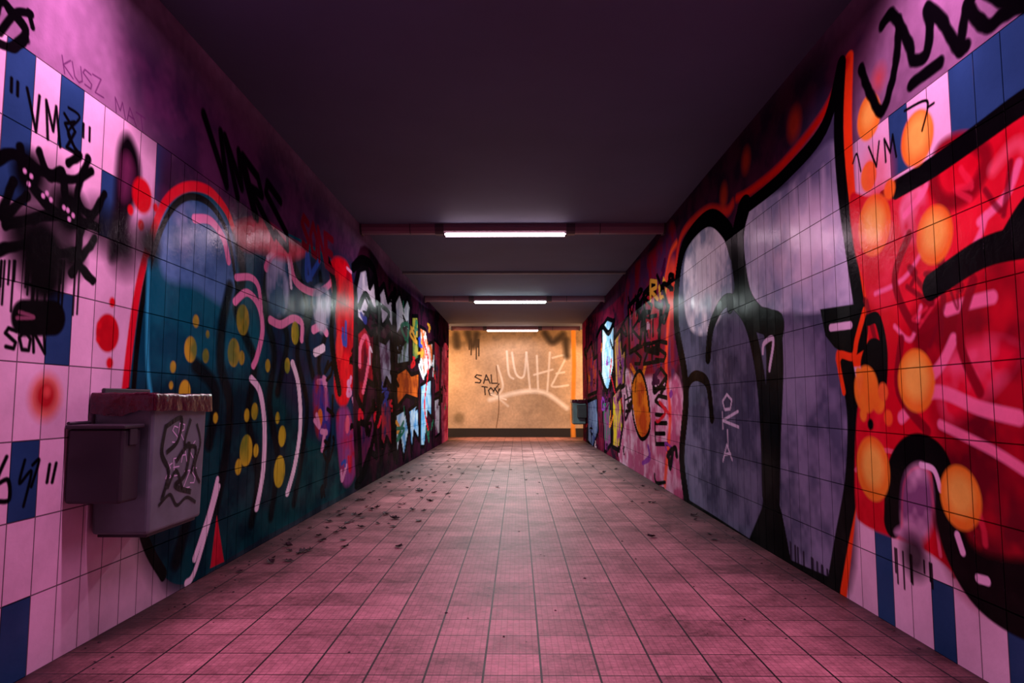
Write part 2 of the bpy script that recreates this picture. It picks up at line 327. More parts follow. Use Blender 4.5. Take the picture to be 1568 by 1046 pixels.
R.stroke([(1160,486),(1192,492),(1188,530)],.1,BLK,an=.7);R.stroke([(1168,540),(1170,526),(1184,520),(1178,566)],.034,(228,226,240))
R.stroke([(1084,548),(1090,498),(1113,460),(1142,485),(1160,550),(1170,640),(1174,760)],.1,BLK,an=.66)
R.stroke([(1050,600),(1058,580),(1070,576),(1084,590),(1090,640)],.09,BLK,an=.75)
R.fill([(1142,838),(1166,780),(1180,720),(1198,790),(1214,874),(1180,860)],BLK,smooth=False)
R.stroke([(1296,560),(1308,640),(1304,740),(1288,830),(1276,900)],.09,BLK,an=.7)
R.fill([(1256,474),(1310,466),(1332,484),(1326,534),(1304,548),(1278,532),(1264,514)],BLK,smooth=False)
R.stroke([(1272,502),(1302,498)],.036,(234,226,238))
R.stroke([(1324,476),(1312,520),(1306,546),(1284,546),(1292,600)],.036,OR)
for t,y,u in (("O",605,14),("K",632,24),("I",660,16),("A",682,14)): R.text(t,(1106,y),(u,-2),(1,24),.022,(214,206,228))
# mural : red letter
red=[(1302,300),(1330,300),(1372,292),(1430,250),(1500,200),(1600,140),(1640,140),(1640,980),(1560,930),(1490,905),(1440,860),(1400,835),(1325,805),(1310,770),(1312,640),(1328,540),(1326,450),(1308,380)]
R.fill(red,(206,6,34),(234,26,52),soft=.015)
R.fill([(1460,560),(1640,430),(1640,980),(1560,930),(1490,905),(1450,840),(1440,700)],(104,3,28),(176,6,34),soft=.15,alpha=.94)
R.fill([(1400,470),(1490,400),(1560,430),(1500,560),(1420,560)],(126,3,26),(200,12,38),soft=.06,alpha=.9)
R.fill([(1330,300),(1400,290),(1400,420),(1350,470),(1322,420)],(240,60,84),(206,14,44),soft=.06,alpha=.8)
R.fill([(1380,310),(1412,285),(1420,330),(1404,372),(1384,362)],(252,160,186),(220,34,74),soft=.03,alpha=.85)
R.fill([(1440,560),(1500,520),(1560,540),(1500,620),(1448,640)],(236,20,56),(250,110,150),soft=.06,alpha=.85)
for p,w in [([(1385,330),(1410,300),(1420,280)],.03),([(1450,475),(1480,465),(1520,455)],.045),([(1380,640),(1430,600),(1500,625),(1560,640)],.05),([(1410,590),(1440,560),(1460,520)],.045),([(1340,450),(1390,420),(1440,330)],.02),([(1370,500),(1395,520),(1410,470)],.02),([(1440,650),(1520,690),(1568,720)],.035),([(1500,340),(1540,300),(1560,250)],.03),([(1470,420),(1500,360),(1510,330)],.025)]:
    R.stroke(p,w,(255,134,172),soft=.012,alpha=.9)
R.stroke([(1440,230),(1480,215),(1510,240),(1490,290),(1450,310),(1430,280)],.05,(136,4,26),soft=.03,closed=True,alpha=.9)
R.stroke([(1520,260),(1560,220),(1600,260)],.04,(250,110,130),soft=.03,alpha=.6)
for p in [[(1392,360),(1370,430),(1400,500),(1430,490)],[(1490,430),(1470,520),(1500,600)],[(1380,520),(1376,600),(1420,660)],[(1450,330),(1440,400),(1470,440)]]: R.stroke(p,.04,(136,4,30),soft=.012,alpha=.85)
R.stroke([(1310,720),(1360,690),(1420,740),(1440,850)],.02,(250,120,150),alpha=.6)
R.scrib(1330,1560,(320,260),(760,880),12,[(250,110,150),(120,4,30),(240,50,80)],63,an=1,w=.02,size=.22,alpha=.6)
R.stroke([(1640,120),(1570,155),(1500,205),(1430,255),(1372,290)],.08,BLK)
R.stroke([(1375,285),(1350,298)],.03,BLK)
R.stroke([(1640,360),(1560,372),(1500,390),(1425,440)],.1,BLK)
R.stroke([(1640,270),(1580,310),(1540,370)],.07,BLK)
R.stroke([(1330,490),(1344,490),(1354,540),(1350,600),(1332,570)],.05,BLK)
R.fill([(1318,560),(1332,520),(1352,530),(1354,585),(1338,606)],BLK,smooth=True)
R.stroke([(1366,800),(1370,730),(1388,695),(1415,690),(1440,715),(1448,780),(1464,845),(1500,905),(1560,945),(1640,965)],.12,BLK,soft=.01)
R.fill([(1380,765),(1388,725),(1412,712),(1426,740),(1428,800),(1410,830),(1384,815)],(130,90,130),(230,194,218),soft=.04)
R.fill([(1370,815),(1400,806),(1416,855),(1400,838)],(236,200,224),(180,130,170),soft=.03)
R.stroke([(1450,800),(1480,860),(1530,890),(1640,900)],.14,(14,4,10),soft=.04)
R.stroke([(1410,712),(1430,720),(1440,750)],.024,(240,215,235));R.stroke([(1466,820),(1474,845)],.03,(245,210,235));R.stroke([(1498,886),(1512,890)],.03,(245,210,235))
R.dot(1400,850,30,(16,6,14),soft=.08,alpha=.7);R.drips((1370,840),(1440,870),8,(16,6,14),.01,(.04,.15))
OC=(250,160,44)
for x,y,r in [(1330,180,36),(1404,212,44),(1338,345,48),(1430,360,46),(1402,583,48),(1326,596,36),(1336,718,48),(1470,762,48),(1330,270,24),(1345,615,18),(1322,635,10),(1362,290,16)]:
    R.dot(x,y,r,OC,soft=.014,col2=(246,130,36),alpha=.98)
for x,y,r in [(1330,180,20),(1404,212,28),(1338,345,30),(1430,360,30),(1402,583,32),(1336,718,30),(1470,762,30)]: R.dot(x,y-4,r,(255,222,90),soft=.05,alpha=.85)
for x,y,r in [(1216,190,24),(1142,246,18),(1108,300,18),(1345,120,16)]: R.dot(x,y,r,(210,70,24),soft=.08,alpha=.65)
R.dot(1340,270,44,(240,60,50),soft=.12,alpha=.5);R.dot(1352,600,14,(246,120,50));R.dot(1314,570,8,OC);R.dot(1360,640,12,(246,100,40));R.dot(1333,650,8,BLK)
for p in [[(1318,105),(1335,150),(1352,168),(1372,95),(1376,30)],[(1350,40),(1365,22),(1378,40),(1392,70),(1398,92),(1418,84),(1424,40),(1420,12),(1440,30),(1466,72),(1480,70)],[(1395,130),(1440,95)],[(1470,78),(1478,20),(1490,-10)],[(1480,10),(1510,40),(1540,20),(1568,8)],[(1500,-20),(1540,0),(1600,-10)]]:
    R.stroke(p,.05,BLK,soft=.012,rag=.008)
R.text("VM",(1330,225),(16,-8),(4,34),.011,BLK,gap=1.4);R.stroke([(1306,250),(1312,236),(1318,262)],.01,BLK);R.stroke([(1385,170),(1420,155),(1412,200)],.01,BLK);R.stroke([(1420,165),(1430,158)],.009,BLK)
# ================================================================= END WALL
XE=3.6
E=Paint(np.arange(-XE,XE+.001,.008),np.concatenate([np.arange(0,HC-.001,.008),[HC]]),onend,71);E.deep=False
E.C[:]=lin((214,190,162))*(.7+.45*E.n1[...,None])*(.9+.2*E.n3[...,None])
sb=E.sl(-9,9,-1,.22);E.C[sb]=lin((30,24,24))
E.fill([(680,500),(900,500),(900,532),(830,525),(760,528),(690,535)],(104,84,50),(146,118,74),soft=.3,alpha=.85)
E.text("SAL",(727,574),(10,0),(1,13),.03,(40,20,20),gap=1.25);E.text("TOY",(738,592),(8,1),(1,12),.03,(40,20,20),gap=1.2);E.stroke([(752,604),(764,588)],.03,(40,20,20))
GW=(255,252,246)
for p in [[(776,538),(779,572),(786,580)],[(784,540),(790,572),(802,576),(806,540)],[(806,540),(812,600)],[(822,545),(824,596)],[(842,540),(838,600)],[(818,574),(846,566)],[(846,548),(866,546),(850,580),(846,592),(870,590)],[(852,572),(864,570)],[(762,560),(770,590),(764,604)]]:
    E.stroke(p,.05,GW,soft=.03,alpha=.75)
E.stroke([(750,612),(800,600),(835,602),(868,625)],.1,GW,soft=.08);E.stroke([(752,604),(775,612)],.04,GW);E.stroke([(752,600),(778,622)],.05,GW,soft=.04,alpha=.7)
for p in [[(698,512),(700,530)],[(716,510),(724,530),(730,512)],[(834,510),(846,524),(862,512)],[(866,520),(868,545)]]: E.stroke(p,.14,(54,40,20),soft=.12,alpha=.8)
E.drips((715,520),(735,520),6,(60,44,24),.03,(.1,.5));E.stroke([(760,560),(764,620),(760,655)],.02,(120,90,60));E.dot(703,640,8,(90,80,40),soft=.1,alpha=.6)
E.stroke([(878,508),(879,560),(877,640),(878,672)],.11,(240,150,40),smooth=False,soft=.04)
# ---------------------------------------------------------------- helpers
def nn(nt,t,loc=(0,0),**k):
    n=nt.nodes.new(t)
    for a,b in k.items(): setattr(n,a,b)
    return n
def mathn(nt,op,a,b=None,c=None,clamp=False):
    n=nt.nodes.new('ShaderNodeMath');n.operation=op;n.use_clamp=clamp
    for i,v in enumerate((a,b,c)):
        if v is None: continue
        if isinstance(v,(int,float)): n.inputs[i].default_value=v
        else: nt.links.new(v,n.inputs[i])
    return n.outputs[0]
def newmat(name):
    m=bpy.data.materials.new(name);m.use_nodes=True
    return m,m.node_tree,m.node_tree.nodes['Principled BSDF']
def simple(name,col,rough=.5,metal=0,noise=.25,nscale=12,bump=.1,emit=None,es=0):
    m,nt,b=newmat(name)
    tc=nn(nt,'ShaderNodeTexCoord');no=nn(nt,'ShaderNodeTexNoise');no.inputs['Scale'].default_value=nscale;no.inputs['Detail'].default_value=6
    nt.links.new(tc.outputs['Object'],no.inputs['Vector'])
    mx=nn(nt,'ShaderNodeMix',data_type='RGBA')
    mx.inputs['A'].default_value=tuple(c*(1-noise) for c in col[:3])+(1,)
    mx.inputs['B'].default_value=tuple(min(1,c*(1+noise)) for c in col[:3])+(1,)
    nt.links.new(no.outputs['Fac'],mx.inputs['Factor']);nt.links.new(mx.outputs['Result'],b.inputs['Base Color'])
    b.inputs['Roughness'].default_value=rough;b.inputs['Metallic'].default_value=metal
    bp=nn(nt,'ShaderNodeBump');bp.inputs['Strength'].default_value=bump;bp.inputs['Distance'].default_value=.01
    nt.links.new(no.outputs['Fac'],bp.inputs['Height']);nt.links.new(bp.outputs['Normal'],b.inputs['Normal'])
    if emit: b.inputs['Emission Color'].default_value=emit;b.inputs['Emission Strength'].default_value=es
    return m
def lines(nt,coord,period,off,half):
    a=mathn(nt,'ADD',coord,-off+half);a=mathn(nt,'MODULO',mathn(nt,'ADD',a,period*200),period)
    return mathn(nt,'LESS_THAN',a,2*half)
def wallmat(name,tiled=True):
    m,nt,b=newmat(name);lk=nt.links.new
    at=nn(nt,'ShaderNodeAttribute');at.attribute_name='paint'
    tc=nn(nt,'ShaderNodeTexCoord');sp=nn(nt,'ShaderNodeSeparateXYZ');lk(tc.outputs['Object'],sp.inputs[0])
    n1=nn(nt,'ShaderNodeTexNoise');n1.inputs['Scale'].default_value=2.2;n1.inputs['Detail'].default_value=8;n1.inputs['Roughness'].default_value=.65;lk(tc.outputs['Object'],n1.inputs['Vector'])
    n2=nn(nt,'ShaderNodeTexNoise');n2.inputs['Scale'].default_value=60;n2.inputs['Detail'].default_value=4;lk(tc.outputs['Object'],n2.inputs['Vector'])
    g=nn(nt,'ShaderNodeMapRange');g.inputs['From Min'].default_value=.3;g.inputs['From Max'].default_value=.7;g.inputs['To Min'].default_value=.7;g.inputs['To Max'].default_value=1.05;lk(n1.outputs['Fac'],g.inputs['Value'])
    base=nn(nt,'ShaderNodeVectorMath',operation='SCALE');lk(at.outputs['Color'],base.inputs[0]);lk(g.outputs[0],base.inputs['Scale'])
    bp=nn(nt,'ShaderNodeBump');bp.inputs['Distance'].default_value=.002
    if tiled:
        gy=lines(nt,sp.outputs['Y'],TW,0,.0024);gz=lines(nt,sp.outputs['Z'],TH,0,.0024)
        gr=mathn(nt,'MAXIMUM',gy,gz);below=mathn(nt,'LESS_THAN',sp.outputs['Z'],TOP+.002)
        gr=mathn(nt,'MULTIPLY',gr,below)
        dk=nn(nt,'ShaderNodeMix',data_type='RGBA');lk(gr,dk.inputs['Factor']);lk(base.outputs[0],dk.inputs['A'])
        gc=nn(nt,'ShaderNodeVectorMath',operation='SCALE');gc.inputs['Scale'].default_value=.2;lk(base.outputs[0],gc.inputs[0])
        lk(gc.outputs[0],dk.inputs['B'])
        ad=nn(nt,'ShaderNodeVectorMath',operation='SNAP');lk(tc.outputs['Object'],ad.inputs[0]);ad.inputs[1].default_value=(10,TW,TH)
        wn=nn(nt,'ShaderNodeTexWhiteNoise');lk(ad.outputs[0],wn.inputs['Vector'])
        h=mathn(nt,'SUBTRACT',1.0,gr);h=mathn(nt,'ADD',h,mathn(nt,'MULTIPLY',n1.outputs['Fac'],4))
        h=mathn(nt,'ADD',h,mathn(nt,'MULTIPLY',n2.outputs['Fac'],mathn(nt,'SUBTRACT',1.3,mathn(nt,'MULTIPLY',below,1.1))))
        lk(h,bp.inputs['Height']);bp.inputs['Strength'].default_value=.5
        # matt paint film over a weak tile glaze
        nt.nodes.remove(b)
        df=nn(nt,'ShaderNodeBsdfDiffuse');lk(dk.outputs['Result'],df.inputs['Color']);lk(bp.outputs['Normal'],df.inputs['Normal'])
        gl=nn(nt,'ShaderNodeBsdfGlossy');gl.inputs['Color'].default_value=(1,1,1,1);lk(bp.outputs['Normal'],gl.inputs['Normal'])
        lk(mathn(nt,'ADD',.16,mathn(nt,'MULTIPLY',wn.outputs['Value'],.12)),gl.inputs['Roughness'])
        fr=nn(nt,'ShaderNodeFresnel');fr.inputs['IOR'].default_value=1.35
        fac=mathn(nt,'MULTIPLY',mathn(nt,'MULTIPLY',mathn(nt,'MINIMUM',fr.outputs[0],.035),mathn(nt,'MULTIPLY',below,mathn(nt,'SUBTRACT',1.0,gr))),mathn(nt,'MULTIPLY',mathn(nt,'POWER',n1.outputs['Fac'],2.0),1.8))
        mx=nn(nt,'ShaderNodeMixShader');lk(fac,mx.inputs[0]);lk(df.outputs[0],mx.inputs[1]);lk(gl.outputs[0],mx.inputs[2])
        out=[n for n in nt.nodes if n.type=='OUTPUT_MATERIAL'][0];lk(mx.outputs[0],out.inputs['Surface'])
        return m
    lk(base.outputs[0],b.inputs['Base Color']);b.inputs['Roughness'].default_value=.7
    lk(n2.outputs['Fac'],bp.inputs['Height']);bp.inputs['Strength'].default_value=.6
    lk(bp.outputs['Normal'],b.inputs['Normal'])
    return m
def gridwall(name,P,tov,mat,flip):
    nS,nH=len(P.S),len(P.H)
    SS,HH=np.meshgrid(P.S,P.H);allc=tov(SS.ravel(),HH.ravel())
    i=np.arange(nH-1)[:,None]*nS+np.arange(nS-1)[None,:];i=i.ravel()
    q=np.stack([i,i+1,i+1+nS,i+nS],1)
    if flip: q=q[:,::-1]
    me=bpy.data.meshes.new(name);me.vertices.add(len(allc));me.vertices.foreach_set('co',allc.ravel().astype(np.float32))
    me.loops.add(q.size);me.loops.foreach_set('vertex_index',q.ravel().astype(np.int32))
    me.polygons.add(len(q));me.polygons.foreach_set('loop_start',(np.arange(len(q))*4).astype(np.int32))
    me.update(calc_edges=True);me.validate()
    c=np.ones((len(allc),4),np.float32);c[:,:3]=np.clip(P.C,0,1).reshape(-1,3)
    a=me.color_attributes.new('paint','FLOAT_COLOR','POINT');a.data.foreach_set('color',c.ravel())
    me.materials.append(mat);o=bpy.data.objects.new(name,me);bpy.context.collection.objects.link(o);return o
def const(x,n): return np.full(n,x)
tilemat=wallmat('painted_wall_tile');plm=wallmat('painted_plaster',False)
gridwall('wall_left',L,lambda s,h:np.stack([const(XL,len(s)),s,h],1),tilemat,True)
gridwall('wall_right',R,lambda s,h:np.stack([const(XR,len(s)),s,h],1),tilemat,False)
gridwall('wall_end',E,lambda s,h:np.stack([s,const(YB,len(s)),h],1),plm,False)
def meshobj(name,v,f,mat,parent=None,smooth=False):
    me=bpy.data.meshes.new(name);me.from_pydata(v,[],f);me.update()
    o=bpy.data.objects.new(name,me);bpy.context.collection.objects.link(o)
    if mat: me.materials.append(mat)
    if parent: o.parent=parent
    if smooth:
        for p in me.polygons:p.use_smooth=True
    return o
cone=simple('concrete_side',srgb(150,120,100),.8)
for nm,x in (('wall_side_left',-XE),('wall_side_right',XE)):
    meshobj(nm,[(x,YE,0),(x,YB,0),(x,YB,HC),(x,YE,HC)],[(0,1,2,3)],cone)
meshobj('wall_return_left',[(XL,YE,0),(XL,YE,HC),(-XE,YE,HC),(-XE,YE,0)],[(0,1,2,3)],cone)
meshobj('wall_return_right',[(XR,YE,0),(XR,YE,HC),(XE,YE,HC),(XE,YE,0)],[(0,1,2,3)],cone)
meshobj('wall_back',[(XL,YS,0),(XR,YS,0),(XR,YS,HC),(XL,YS,HC)],[(0,1,2,3)],simple('back_plaster',srgb(60,40,62),.8))
# floor
def floormat():
    m,nt,b=newmat('floor_tiles');lk=nt.links.new
    tc=nn(nt,'ShaderNodeTexCoord');sp=nn(nt,'ShaderNodeSeparateXYZ');lk(tc.outputs['Object'],sp.inputs[0])
    X,Y=sp.outputs['X'],sp.outputs['Y'];T=.192
    g=mathn(nt,'MAXIMUM',lines(nt,X,T,-.115,.0036),lines(nt,Y,T,0.03,.003))
    g2=mathn(nt,'MAXIMUM',lines(nt,X,T/8,-.115,.0018),lines(nt,Y,T/8,0.03,.0018))
    n1=nn(nt,'ShaderNodeTexNoise');n1.inputs['Scale'].default_value=1.3;n1.inputs['Detail'].default_value=10;n1.inputs['Roughness'].default_value=.75;lk(tc.outputs['Object'],n1.inputs['Vector'])
    n2=nn(nt,'ShaderNodeTexNoise');n2.inputs['Scale'].default_value=40;n2.inputs['Detail'].default_value=6;n2.inputs['Roughness'].default_value=.75;lk(tc.outputs['Object'],n2.inputs['Vector'])
    n3=nn(nt,'ShaderNodeTexNoise');n3.inputs['Scale'].default_value=9;n3.inputs['Detail'].default_value=8;n3.inputs['Roughness'].default_value=.8;n3.inputs['Distortion'].default_value=.6;lk(tc.outputs['Object'],n3.inputs['Vector'])
    fl=nn(nt,'ShaderNodeVectorMath',operation='SNAP');ad=nn(nt,'ShaderNodeVectorMath',operation='ADD');ad.inputs[1].default_value=(.115,-.03,0.0);lk(tc.outputs['Object'],ad.inputs[0]);lk(ad.outputs[0],fl.inputs[0]);fl.inputs[1].default_value=(T,T,10)
    wn=nn(nt,'ShaderNodeTexWhiteNoise');lk(fl.outputs[0],wn.inputs['Vector'])
    cr=nn(nt,'ShaderNodeValToRGB');cr.color_ramp.elements[0].position=.37;cr.color_ramp.elements[0].color=srgb(70,36,38);cr.color_ramp.elements[1].position=.63;cr.color_ramp.elements[1].color=srgb(212,154,154)
    mixf=mathn(nt,'ADD',mathn(nt,'MULTIPLY',n1.outputs['Fac'],.45),mathn(nt,'MULTIPLY',n2.outputs['Fac'],.25));mixf=mathn(nt,'ADD',mixf,mathn(nt,'MULTIPLY',n3.outputs['Fac'],.3));mixf=mathn(nt,'ADD',mixf,mathn(nt,'MULTIPLY',mathn(nt,'SUBTRACT',wn.outputs['Value'],.5),.06))
    lk(mixf,cr.inputs[0])
    m1=nn(nt,'ShaderNodeMix',data_type='RGBA',blend_type='MULTIPLY');lk(mathn(nt,'MULTIPLY',g2,.3),m1.inputs['Factor']);lk(cr.outputs[0],m1.inputs['A']);m1.inputs['B'].default_value=srgb(90,50,58)
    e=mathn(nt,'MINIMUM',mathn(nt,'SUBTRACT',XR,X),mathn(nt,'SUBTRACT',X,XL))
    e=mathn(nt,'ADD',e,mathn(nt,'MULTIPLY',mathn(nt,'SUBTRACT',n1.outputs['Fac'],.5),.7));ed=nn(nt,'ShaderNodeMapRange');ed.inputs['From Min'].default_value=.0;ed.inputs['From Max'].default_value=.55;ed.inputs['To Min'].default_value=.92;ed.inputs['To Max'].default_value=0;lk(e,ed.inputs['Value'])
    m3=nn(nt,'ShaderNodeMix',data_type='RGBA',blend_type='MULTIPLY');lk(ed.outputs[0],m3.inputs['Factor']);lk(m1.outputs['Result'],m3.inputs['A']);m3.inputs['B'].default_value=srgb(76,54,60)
    m2=nn(nt,'ShaderNodeMix',data_type='RGBA');lk(g,m2.inputs['Factor']);lk(m3.outputs['Result'],m2.inputs['A']);m2.inputs['B'].default_value=srgb(24,12,18)
    lk(m2.outputs['Result'],b.inputs['Base Color'])
    lk(mathn(nt,'ADD',.4,mathn(nt,'MULTIPLY',n2.outputs['Fac'],.3)),b.inputs['Roughness']);b.inputs['Specular IOR Level'].default_value=.3
    h=mathn(nt,'SUBTRACT',mathn(nt,'SUBTRACT',1.5,g),mathn(nt,'MULTIPLY',g2,.3));h=mathn(nt,'ADD',h,mathn(nt,'MULTIPLY',n2.outputs['Fac'],.5))
    bp=nn(nt,'ShaderNodeBump');bp.inputs['Strength'].default_value=.5;bp.inputs['Distance'].default_value=.003;lk(h,bp.inputs['Height']);lk(bp.outputs['Normal'],b.inputs['Normal'])
    return m
def slab(name,z0,z1,mat):
    v=[];f=[]
    for (x0,x1,y0,y1) in ((XL-.0,XR+.0,YS,YE),(-XE,XE,YE,YB)):
        k=len(v);v+=[(x0,y0,z0),(x1,y0,z0),(x1,y1,z0),(x0,y1,z0),(x0,y0,z1),(x1,y0,z1),(x1,y1,z1),(x0,y1,z1)]
        f+=[tuple(k+i for i in t) for t in ((0,1,2,3),(7,6,5,4),(0,4,5,1),(1,5,6,2),(2,6,7,3),(3,7,4,0))]
    return meshobj(name,v,f,mat)
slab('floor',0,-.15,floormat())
cm=simple('ceiling_paint',srgb(72,82,108),.75,noise=.25,nscale=1.2,bump=.15)
slab('ceiling',HC,HC+.2,cm)
def box(bm,x0,x1,y0,y1,z0,z1,mi=0,bev=0,taper=0):
    r=bmesh.ops.create_cube(bm,size=1);vs=r['verts']
    for v in vs:
        k=1-taper if v.co.z<0 else 1
        v.co=Vector(((x0+x1)/2+v.co.x*k*(x1-x0),(y0+y1)/2+v.co.y*k*(y1-y0),(z0+z1)/2+v.co.z*(z1-z0)))
    fs={f for v in vs for f in v.link_faces}
    for f in fs:f.material_index=mi
    if bev: 
        es=list({e for v in vs for e in v.link_edges});bmesh.ops.bevel(bm,geom=es,offset=bev,segments=3,affect='EDGES',profile=.5)
def cyl(bm,a,b,r,seg=20,mi=0):
    a=Vector(a);b=Vector(b);d=b-a
    q=d.to_track_quat('Z','Y').to_matrix().to_4x4();q.translation=(a+b)/2
    g=bmesh.ops.create_cone(bm,cap_ends=True,segments=seg,radius1=r,radius2=r,depth=d.length,matrix=q)
    for v in g['verts']:
        for f in v.link_faces:f.material_index=mi;f.smooth=len(f.verts)==4
def bmo(name,bm,mats,parent=None):
    me=bpy.data.meshes.new(name);bm.to_mesh(me);bm.free()
    for m in mats:me.materials.append(m)
    o=bpy.data.objects.new(name,me);bpy.context.collection.objects.link(o)
    if parent:o.parent=parent
    return o
def empty(name,loc=(0,0,0)):
    o=bpy.data.objects.new(name,None);o.location=loc;bpy.context.collection.objects.link(o);return o
bm=bmesh.new();box(bm,XL,XR,9.4,9.46,HC-.03,HC,0,.006);bmo('trim_1',bm,[simple('joint_metal',srgb(110,110,110),.5)])
# ---------------------------------------------------------------- lamps
hm=simple('lamp_housing',srgb(118,84,100),.45,noise=.1,bump=.03);capm=simple('lamp_cap',srgb(60,50,58),.4)
def tubemat(c,s): return simple('tube_glass_%d'%int(s*10),(.9,.9,.9,1),.3,emit=c,es=s)
def lamp(y,tubes,col,power,es,idx):
    p=empty('ceiling_lamp',(0,y,HC))
    bm=bmesh.new()
    prof=[(-.075,0),(-.075,-.035),(-.06,-.07),(-.035,-.088),(.035,-.088),(.06,-.07),(.075,-.035),(.075,0)]
    def ext(x0,x1,sc,mi):
        a=[bm.verts.new((x0,u*sc,w*sc)) for u,w in prof];b=[bm.verts.new((x1,u*sc,w*sc)) for u,w in prof]
        n=len(prof)
        for i in range(n):
            f=bm.faces.new((a[i],a[(i+1)%n],b[(i+1)%n],b[i]));f.material_index=mi
        bm.faces.new(a[::-1]);bm.faces.new(b)
    ext(XL+.001,XR-.001,1,0)
    for x in (XL+.012,XR-.012): ext(x-.01,x+.01,1.15,1)
    for (xc,ln) in tubes:
        for e in (-1,1):
            ext(xc+e*(ln/2+.05)-.045,xc+e*(ln/2+.05)+.045,1.1,1)
            ext(xc+e*(ln/2+.35)-.006,xc+e*(ln/2+.35)+.006,1.05,1) if len(tubes)==1 else None
    bmesh.ops.recalc_face_normals(bm,faces=bm.faces)
    bmo('housing',bm,[hm,capm],p)
    for k,(xc,ln) in enumerate(tubes):
        bm=bmesh.new();cyl(bm,(xc-ln/2,-.02,-.1),(xc+ln/2,-.02,-.1),.021);
        bmo('tube_%d'%(k+1),bm,[tubemat(col+(1,),es)],p)
        bm=bmesh.new()
        for e in (-1,1): box(bm,xc+e*ln/2-.012,xc+e*ln/2+.012,-.04,.0,-.122,-.08,0,.004)
        bmo('lamp_holder_%d'%(k+1),bm,[capm],p)
        ld=bpy.data.lights.new('tube_light','AREA');ld.shape='RECTANGLE';ld.size=ln;ld.size_y=.05;ld.energy=power*(1 if k==0 else .8);ld.color=col
        lo=bpy.data.objects.new('tube_light_%d'%(k+1),ld);bpy.context.collection.objects.link(lo);lo.parent=p;lo.location=(xc,-.02,-.125)
lamp(2.32,[(-.86,1.15),(.78,1.15)],(1.0,.37,.73),35,3,0)
lamp(6.9,[(-.13,1.24)],(1.0,.70,.84),54,14,1)
lamp(11.7,[(-.13,1.24)],(.88,1.0,.98),165,14,2)
lamp(16.5,[(-.13,1.24)],(1.0,.75,.72),12,10,3)
lamp(-2.7,[(-.13,1.24)],(1.0,.37,.73),4,3,4)
def bulkhead(x,sx):
    p=empty('bulkhead_lamp',(x,16.4,2.05));bm=bmesh.new()
    box(bm,-.03,.03,-.14,.14,-.09,.09,0,.015);bmo('base',bm,[capm],p)
    bm=bmesh.new();bmesh.ops.create_uvsphere(bm,u_segments=24,v_segments=14,radius=1)
    for v in bm.verts:v.co=Vector((v.co.x*.07+sx*.02,v.co.y*.12,v.co.z*.075))
    bmo('globe',bm,[simple('sodium_glass',(.9,.5,.2,1),.3,emit=(1,.42,.1,1),es=6)],p)
    ld=bpy.data.lights.new('sodium','AREA');ld.shape='RECTANGLE';ld.size=.2;ld.size_y=.2;ld.energy=155;ld.color=(1,.52,.22)
    o=bpy.data.objects.new('sodium_light',ld);bpy.context.collection.objects.link(o);o.parent=p;o.location=(sx*.11,0,0);o.rotation_euler=(0,-sx*math.radians(80),0)
bulkhead(-XE+.03,1);bulkhead(XE-.03,-1)
